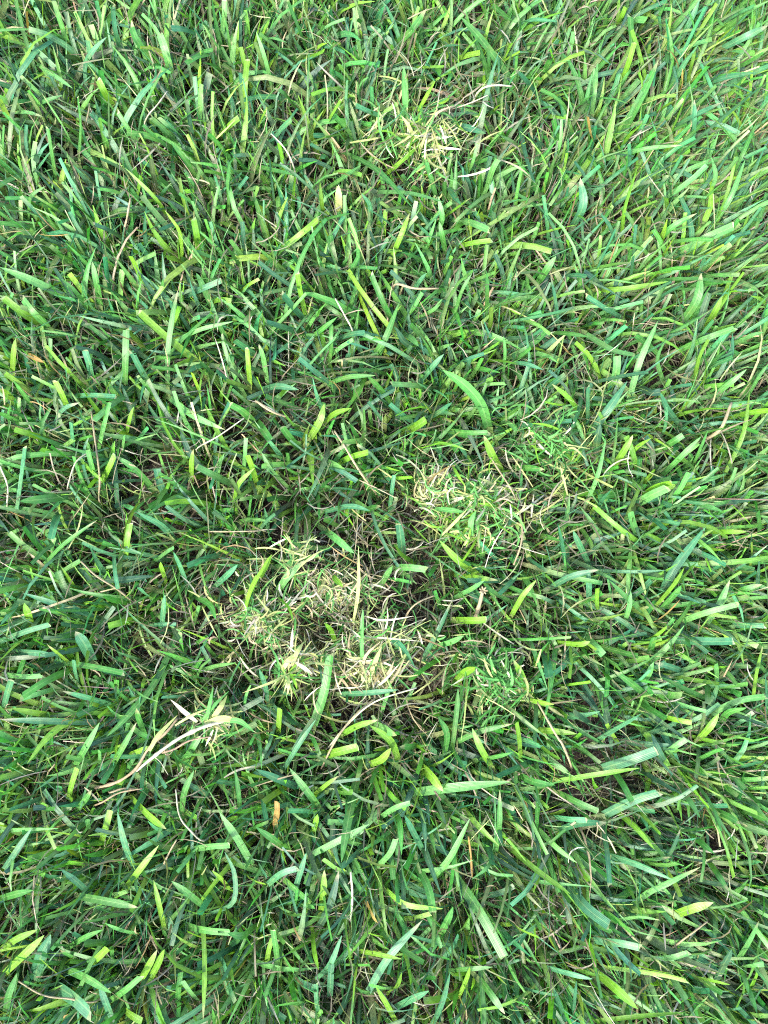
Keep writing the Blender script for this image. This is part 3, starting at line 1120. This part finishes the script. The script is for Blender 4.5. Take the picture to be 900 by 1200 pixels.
STEMS = [  # label, colour, width px, pixels, heights
    ('long bent brown stem lying over the pale curly tuft', 's', 2.6, [(571, 532), (585, 552), (597, 570), (606, 588)], [.03, .046, .050, .034]),
    ('thick split straw stem below the pale curly tuft, angled down', 's', 3.2, [(606, 592), (612, 620), (610, 640), (602, 662)], [.03, .040, .042, .036]),
    ('long thin dry stem curving through square turf above a yellow blade', 's', 3.0, [(117, 588), (117, 560), (112, 520), (107, 482)], [.02, .040, .046, .040]),
    ('thin white hooked stem curling in the tangled open turf', 'w', 2.2, [(80, 578), (82, 560), (90, 540), (104, 530)], [.02, .040, .045, .040]),
    ('straight thin straw stem slanting across a pale pointed blade', 'w', 2.2, [(230, 527), (256, 511), (286, 490)], [.03, .048, .050]),
    ('straw stem lying level in grass between two dark gaps', 's', 3.6, [(462, 334), (486, 338), (514, 338)], [.038, .045, .040]),
    ('long straw stem slanting through the open turf above the worn patch', 's', 3.4, [(440, 577), (422, 553), (405, 525), (392, 505)], [.02, .042, .046, .040]),
    ('short white stem leaning between two blue green blades', 'w', 2.6, [(413, 387), (403, 368), (393, 350)], [.03, .045, .046]),
    ('tan stem crossing low into the turf edge of the open grass', 's', 4.0, [(300, 470), (318, 482), (338, 489)], [.036, .044, .030]),
    ('arched thin straw stem bowing over bare soil of the worn patch', 's', 2.6, [(470, 736), (478, 718), (490, 706), (511, 697)], [.02, .040, .046, .036]),
    ('very long pale stem sweeping out from the straw tuft', 'w', 2.6, [(383, 878), (408, 848), (440, 822), (488, 806)], [.02, .044, .050, .042]),
    ('long pale stem running beside the very long sweeping one', 's', 3.0, [(377, 900), (393, 868), (416, 838), (440, 818)], [.02, .042, .048, .040]),
    ('long straw stem slanting through fine grass below the dry stub', 's', 3.6, [(670, 900), (660, 874), (651, 860), (630, 823)], [.02, .044, .048, .040]),
    ('thin level straw stem at the upper edge of matted turf', 's', 2.2, [(245, 623), (272, 623), (304, 622)], [.03, .042, .036]),
    ('thin straw stem sloping through blue green blades near a yellow leaf', 's', 2.8, [(160, 707), (137, 690), (113, 675), (95, 658)], [.02, .040, .045, .040]),
    ('pale dry stem lying under the broad blue grey leaf', 's', 2.6, [(115, 1172), (80, 1170), (50, 1166), (22, 1150)], [.03, .040, .044, .036]),
    ('white upright stem with knobbed end in coarse dark turf', 'w', 3.4, [(411, 1078), (413, 1050), (411, 1022)], [.02, .042, .050]),
    ('orange tan stem standing in coarse turf beside broad blade', 'o', 3.4, [(553, 1028), (552, 1004), (549, 980)], [.02, .042, .048]),
    ('thin straw stem slanting through the long flattened grass', 's', 2.6, [(778, 1114), (806, 1097), (829, 1080)], [.02, .042, .046]),
    ('wide dry straw blade remnant twisting in upright dense grass', 's', 5.5, [(830, 513), (846, 500), (857, 472)], [.025, .044, .042]),
    ('thin white stem arching at the edge of tangled turf', 'w', 2.6, [(10, 597), (9, 570), (0, 546)], [.02, .042, .046]),
    ('pale hooked stem above the bleached fine tuft', 'w', 3.0, [(555, 118), (565, 104), (580, 100), (600, 101)], [.03, .046, .050, .046]),
    ('thin white stem leaning over tall grass with brown sheaths', 'w', 2.4, [(343, 192), (333, 173), (318, 157)], [.04, .050, .048]),
    ('tan stem curving out of coarse turf beside the runner', 's', 3.0, [(128, 928), (145, 924), (160, 925)], [.03, .044, .040]),
    ('pale crooked stem looping past a yellow blade in coarse turf', 'w', 2.4, [(240, 985), (222, 972), (210, 955), (206, 925)], [.03, .044, .046, .044]),
    ('straw stem with kinked end standing in coarse turf', 's', 2.6, [(193, 1012), (199, 998), (207, 984)], [.03, .044, .048]),
    ('thin grey white stem leaning against a square cut blade', 'w', 2.4, [(170, 155), (172, 138), (185, 122), (196, 107)], [.02, .044, .050, .048]),
    ('yellowed stem at the base of tall grass with brown sheaths', 's', 3.6, [(146, 278), (149, 255), (153, 232)], [.02, .042, .046]),
]
for lab, c, w, pts, z in STEMS:
    P3 = px3(pts, z)
    root = P3[0].copy(); root[2] = 0
    o = tube('dead_straw', [root + (P3[0] - root) * 0.02 + np.array([0.001, 0.001, 0])] + P3, w / 2 * .00062, w / 2 * .0005, PALN[c] * random.uniform(0.85, 1.15), origin=root, knots=1)
    o.location = root
    o['label'] = lab; o['category'] = 'stem'; o['group'] = 'dry stems lying in the lawn'

# ---------------------------------------------------------------- fine tufts and worn clumps
def thing(name, label, cat, px, py, group=None):
    o = bpy.data.objects.new(name, None); col.objects.link(o)
    o.empty_display_size = 0.01
    o.location = place(px, py, 0.0)
    o['label'] = label; o['category'] = cat
    if group: o['group'] = group
    return o

def strands(n, cx, cy, rx, ry, mix, lmin, lmax, wmin, wmax, zmin, zmax, mode='tangle', hole=None, curl=1.4, tilt=0.0, name='fine_strands', parent=None, mound=0.014):
    """A mat of thin shoots round a photo pixel; sizes in photo pixels, heights in metres."""
    zmin, zmax = zmin + 0.010, zmax + 0.022
    c0 = np.array(place(cx, cy, 0.05)); s = 0.00075
    n = int(n * 0.95)
    a, r = rng.uniform(0, 6.283, n), np.abs(rng.normal(0, 0.66, n))
    ex, ey = r * np.cos(a) * rx, r * np.sin(a) * ry
    ct, st = math.cos(tilt), math.sin(tilt)
    qx, qy = ex * ct - ey * st, ex * st + ey * ct
    x, y = c0[0] + qx * s, c0[1] + qy * s
    if mode == 'star':
        az = a + rng.normal(0, .35, n); x = c0[0] + 0.25 * qx * s; y = c0[1] + 0.25 * qy * s
    elif mode == 'swirl':
        az = a + math.pi / 2 + rng.normal(0, .5, n)
    else:
        az = rng.uniform(0, 6.283, n)
    if hole:
        hx, hy, hr = hole
        h = place(hx, hy, 0.05)
        ok = np.hypot(x - h[0], y - h[1]) > hr * s
        x, y, az, r = x[ok], y[ok], az[ok], r[ok]; n = len(x)
    length = rng.uniform(lmin, lmax * 1.35, n) * s
    S = 7
    t = np.linspace(0, 1, S)[None, :]
    k = rng.normal(0, curl, n)
    ang = az[:, None] + k[:, None] * (t - 0.3)
    ds = length / (S - 1)
    el = rng.normal(0.05, 0.45, n)[:, None] - rng.uniform(-.2, .9, n)[:, None] * t
    P = np.zeros((n, S, 3))
    step = np.stack([np.cos(ang) * np.cos(el), np.sin(ang) * np.cos(el), np.sin(el)], -1) * ds[:, None, None]
    P[:, 1:] = np.cumsum(step[:, :-1], 1)
    if mode != 'star': P -= P[:, S // 2:S // 2 + 1]
    P[..., 0] += x[:, None]; P[..., 1] += y[:, None]
    P[..., 2] += (rng.uniform(zmin, zmax, n) + mound * np.exp(-r ** 2))[:, None]
    P[..., 2] = np.maximum(P[..., 2], 0.002)
    W = rng.uniform(wmin, wmax, n) [:, None] * s * 0.5 * np.clip(np.minimum(.5 + 2 * t, 1.9 * (1.02 - t) ** .7), .1, 1)
    sd, nr = frames(P, np.repeat(rng.normal(0, .7, n)[:, None], S, 1))
    keys = list(mix); p = np.array([mix[q] for q in keys], float); p /= p.sum()
    c = np.array([PAL[q] for q in keys])[rng.choice(len(keys), n, p=p)] * rng.uniform(.6, 1.2, (n, 1)) * rng.uniform(.92, 1.08, (n, 3))
    C = np.repeat(c[:, None, :], S, 1)
    org = np.array(parent.location) if parent else np.zeros(3)
    me = mesh_from_ribbons(name, P - org, W, sd, nr, C, M_DRY, fold=.3)
    o = bpy.data.objects.new(name, me); col.objects.link(o)
    o['kind'] = 'stuff'
    if parent: o.parent = parent
    return o

def shoot(parent, name, pts, z, w, c, tip='p'):
    """One clearly visible shoot of a tuft, a part of its own."""
    b = dict(c=c, tip=tip, w=w, pts=pts, len=1, straight=1)
    P3 = np.array(px3(pts, z)); P = catmull(P3, 10)
    u = np.linspace(0, 1, 10)
    W = 0.5 * w * .00062 * np.clip(np.minimum(.6 + 1.2 * u, 1.8 * (1.01 - u) ** .7), .04, 1)
    sd, nr = frames(P[None], np.full((1, 10), random.gauss(0, .3)))
    C = np.repeat((PALN[c] * random.uniform(.9, 1.15))[None, None], 10, 1)
    me = mesh_from_ribbons(name, (P - np.array(parent.location))[None], W[None], sd, nr, C, M_DRY, fold=.25)
    o = bpy.data.objects.new(name, me); col.objects.link(o); o.parent = parent
    return o

TUFTS = 'fine worn tufts in the lawn'
t = thing('fine_grass_tuft', 'pale curly tuft of fine grass with a small dark hole', 'tuft', 545, 582, TUFTS)
strands(230, 513, 573, 30, 26, dict(p=4, w=2.5, s=1.2, l=2), 14, 32, 1.2, 2.4, .022, .032, 'swirl', hole=(513, 574, 6), curl=2.2, parent=t, mound=.018)
strands(420, 560, 584, 52, 30, dict(p=4.5, w=1.5, l=4, y=1.5, s=.6, g=1), 16, 40, 1.3, 3.0, .024, .034, 'tangle', curl=1.6, tilt=-.2, parent=t, mound=.018)
strands(110, 545, 615, 45, 26, dict(p=3, l=4, y=2), 16, 40, 1.5, 3.2, .024, .034, 'tangle', curl=1.0, parent=t, mound=.010)
for pts, w, c in [([(517, 628), (535, 610), (548, 596)], 4, 'p'), ([(510, 596), (528, 598), (545, 600)], 7, 'l'), ([(553, 628), (552, 612), (558, 598)], 8, 'l'),
                  ([(520, 624), (533, 629), (546, 634)], 3, 'y'), ([(585, 572), (572, 565), (560, 560)], 4, 'p'), ([(590, 598), (575, 592), (560, 590)], 5, 'y'),
                  ([(530, 545), (536, 556), (545, 570)], 4, 'y')]:
    shoot(t, 'shoot', pts, [.036, .052, .052], w, c)

t = thing('fine_grass_tuft', 'bleached fine tuft with white strands in tall upright grass', 'tuft', 490, 168, TUFTS)
strands(420, 492, 166, 62, 52, dict(p=4, l=4.5, w=1.8, y=1.5, s=.5, g=1), 16, 46, 1.2, 3.0, .022, .036, 'tangle', curl=1.3, parent=t, mound=.014)
strands(55, 512, 176, 34, 20, dict(w=2, p=2, l=1), 18, 44, 1.2, 2.4, .034, .044, 'tangle', curl=.6, parent=t, mound=.012)
for pts, w, c in [([(496, 165), (480, 182), (462, 200)], 7, 'y'), ([(476, 140), (474, 110), (472, 82)], 8, 'l'), ([(508, 172), (525, 174), (541, 175)], 4, 'w'),
                  ([(500, 160), (510, 135), (530, 124)], 4, 's'), ([(486, 166), (480, 150), (470, 135)], 5, 'p'), ([(490, 130), (500, 112), (510, 95)], 5, 'y'),
                  ([(500, 162), (516, 162), (530, 160)], 4, 'w')]:
    shoot(t, 'shoot', pts, [.038, .052, .056], w, c)

t = thing('fine_grass_tuft', 'beige matted tuft of fine strands at the worn patch edge', 'tuft', 308, 722, TUFTS)
strands(330, 308, 724, 44, 40, dict(p=4, s=1.5, w=2, l=3, g=.8), 14, 38, 1.2, 2.6, .020, .032, 'tangle', curl=1.6, parent=t, mound=.016)
for pts, w, c in [([(287, 718), (295, 690), (317, 652)], 8, 'y'), ([(341, 768), (342, 750), (343, 736)], 4, 'w'), ([(326, 700), (338, 712), (344, 730)], 4, 'y')]:
    shoot(t, 'shoot', pts, [.036, .050, .056], w, c)

t = thing('fine_grass_tuft', 'yellow star shaped tuft with a white centre', 'tuft', 338, 788, TUFTS)
strands(48, 337, 788, 16, 16, dict(y=2, p=4, w=1, l=2), 12, 26, 1.2, 2.4, .034, .040, 'star', curl=.5, parent=t, mound=.014)
strands(90, 352, 774, 34, 24, dict(p=4, w=2.5, s=1, l=2), 16, 40, 1.3, 2.6, .028, .040, 'tangle', curl=.8, parent=t, mound=.012)
for pts, w, c in [([(336, 790), (318, 800), (284, 812)], 3.5, 'p'), ([(342, 780), (348, 765), (356, 752)], 6, 'p'), ([(346, 776), (358, 784), (366, 790)], 5, 'w'),
                  ([(338, 792), (338, 804), (337, 814)], 4, 'p'), ([(340, 790), (346, 800), (348, 808)], 3.5, 'y'), ([(332, 784), (338, 774), (350, 764)], 7, 'p')]:
    shoot(t, 'shoot', pts, [.050, .058, .052], w, c)

t = thing('fine_grass_tuft', 'straw tuft with long bent stems above the long dark blades', 'tuft', 440, 782, TUFTS)
strands(260, 440, 775, 50, 36, dict(s=2, p=4, w=2, l=2, g=.6), 16, 48, 1.2, 2.8, .020, .034, 'tangle', curl=1.2, parent=t, mound=.014)
strands(120, 450, 742, 52, 20, dict(s=1.5, p=3, w=2.5, l=2, g=1), 20, 50, 1.2, 2.2, .022, .036, 'tangle', curl=1.2, parent=t, mound=.012)
for pts, w, c in [([(432, 800), (440, 775), (447, 758)], 6, 'p'), ([(424, 798), (428, 770), (446, 752)], 4, 's'), ([(446, 800), (456, 788), (462, 774)], 4, 's'),
                  ([(450, 808), (464, 790), (474, 772)], 5, 's'), ([(446, 756), (462, 750), (476, 764), (486, 782)], 6, 'b'), ([(428, 795), (424, 760), (426, 715)], 5, 'l'),
                  ([(440, 806), (452, 796), (468, 778)], 3.5, 'w'), ([(428, 722), (450, 727), (485, 722)], 2.6, 'w'), ([(410, 745), (450, 748), (498, 752)], 2.6, 'w')]:
    shoot(t, 'shoot', pts, [.036, .050, .052, .046][:len(pts)], w, c)

t = thing('fine_grass_tuft', 'brown and beige curled thatch lying by bare soil', 'tuft', 393, 690, TUFTS)
strands(380, 393, 688, 58, 36, dict(s=2.5, w=2.5, p=3, l=2, g=.8), 14, 38, 1.1, 2.4, .016, .030, 'tangle', curl=1.8, parent=t, mound=.014)
strands(60, 350, 648, 26, 20, dict(p=3, w=2, l=2), 14, 30, 1.4, 2.8, .030, .040, 'tangle', curl=1, parent=t, mound=.010)
for pts, w, c in [([(414, 730), (420, 690), (420, 640)], 5, 'p'), ([(388, 672), (394, 680), (402, 688)], 7, 'y'), ([(455, 700), (446, 725), (443, 730)], 3, 'p')]:
    shoot(t, 'shoot', pts, [.032, .046, .050], w, c)

t = thing('fine_grass_tuft', 'loose fine green tuft in leaning grass with pale curved threads', 'tuft', 650, 520, TUFTS)
strands(260, 650, 520, 52, 44, dict(p=2, l=5, w=1, y=1, g=2), 16, 40, 1.3, 2.8, .020, .034, 'tangle', curl=1.3, parent=t, mound=.012)
for pts, w, c in [([(665, 580), (660, 560), (656, 545)], 3, 'p'), ([(650, 540), (670, 525), (688, 540)], 3, 'p'), ([(630, 505), (645, 512), (660, 500)], 4, 'l')]:
    shoot(t, 'shoot', pts, [.034, .048, .050], w, c)

t = thing('fine_grass_tuft', 'fine green tuft of short blades below the dry stub', 'tuft', 578, 790, TUFTS)
strands(320, 580, 792, 46, 48, dict(l=5, g=3, p=2.5, w=1), 16, 42, 1.4, 3.2, .020, .034, 'tangle', curl=.9, parent=t, mound=.012)
for pts, w, c in [([(580, 800), (578, 785), (574, 770)], 5, 'l'), ([(590, 815), (600, 800), (598, 780)], 4, 'l')]:
    shoot(t, 'shoot', pts, [.034, .048, .052], w, c)

# the upright dry stub with its frayed crown
t = thing('dry_stub', 'upright dry stub with a frayed tan crown above fine grass', 'stub', 557, 730)
P3 = px3([(556, 735), (558, 722), (562, 708), (566, 692)], [0.001, .025, .042, .056])
tube('stalk', P3, .0019, .0015, PALN['s'] * 1.05, parent=t, origin=t.location, sides=8, knots=1)
for k in range(7):
    a = 6.283 * k / 7
    e = P3[-1] + np.array([math.cos(a) * .0035, math.sin(a) * .0035, random.uniform(.001, .004)])
    tube('frayed_sheath', [P3[-1] - np.array([0, 0, .004]), (P3[-1] + e) / 2, e], .0011, .0006, PALN['s'] * random.uniform(.7, 1.2), parent=t, origin=t.location, sides=5)

# the torn-out runner lying over the grass
t = thing('grass_runner', 'forked pale runner torn out and lying across the grass', 'runner', 118, 938)
def bit(name, pts, z, w0, w1, c, knots=0, sides=7):
    return tube(name, px3(pts, z), w0 * .00022, w1 * .00022, np.array(c), parent=t, origin=t.location, knots=knots, sides=sides)
TAN, WHITE, PINK = (.24, .18, .11), (.32, .31, .23), (.26, .185, .13)
bit('brown_stem', [(112, 923), (126, 920), (142, 914), (160, 900), (175, 876), (195, 858), (208, 842)], [.030, .046, .052, .056, .058, .060, .056], 5.5, 4.5, TAN, 3)
bit('white_stem', [(160, 903), (176, 890), (190, 879), (212, 864), (238, 852), (262, 845)], [.052, .058, .061, .062, .062, .060], 5.5, 6.5, WHITE, 2)
bit('side_stem', [(190, 882), (204, 878), (222, 868), (247, 863)], [.055, .057, .058, .054], 4, 3, PINK, 1)
bit('side_stem', [(110, 944), (120, 940), (140, 929), (167, 924)], [.020, .040, .047, .046], 3.5, 2.5, TAN, 1)
bit('rootlet', [(181, 887), (188, 893), (193, 901), (197, 908)], [.057, .056, .050, .044], 2, 1.2, WHITE)
bit('rootlet', [(193, 878), (194, 884), (199, 884), (203, 879)], [.060, .060, .060, .059], 1.6, 1.1, PINK)
bit('rootlet', [(112, 923), (118, 940), (120, 948)], [.030, .020, .004], 2, 1.4, TAN)
for pts, w, c in [([(231, 846), (216, 834), (200, 820)], 6, 'w'), ([(262, 846), (280, 845), (298, 858)], 7, 'l'), ([(240, 848), (262, 842), (283, 848)], 9, 'p'),
                  ([(175, 880), (185, 862), (208, 838)], 6, 'p'), ([(205, 850), (225, 838), (245, 830)], 4, 'p'), ([(236, 846), (250, 828), (268, 810)], 5, 'l'),
                  ([(242, 846), (246, 826), (250, 805)], 6, 'l'), ([(248, 842), (258, 830), (266, 815)], 7, 'p')]:
    shoot(t, 'leaf', pts, [.058, .062, .056], w, c)
strands(110, 258, 842, 32, 24, dict(p=4, l=3, w=2, s=1), 16, 36, 1.6, 3.2, .030, .044, 'tangle', curl=.9, parent=t, mound=.012)

print('triangles', sum(len(o.data.polygons) * 2 for o in scene.objects if o.type == 'MESH'))
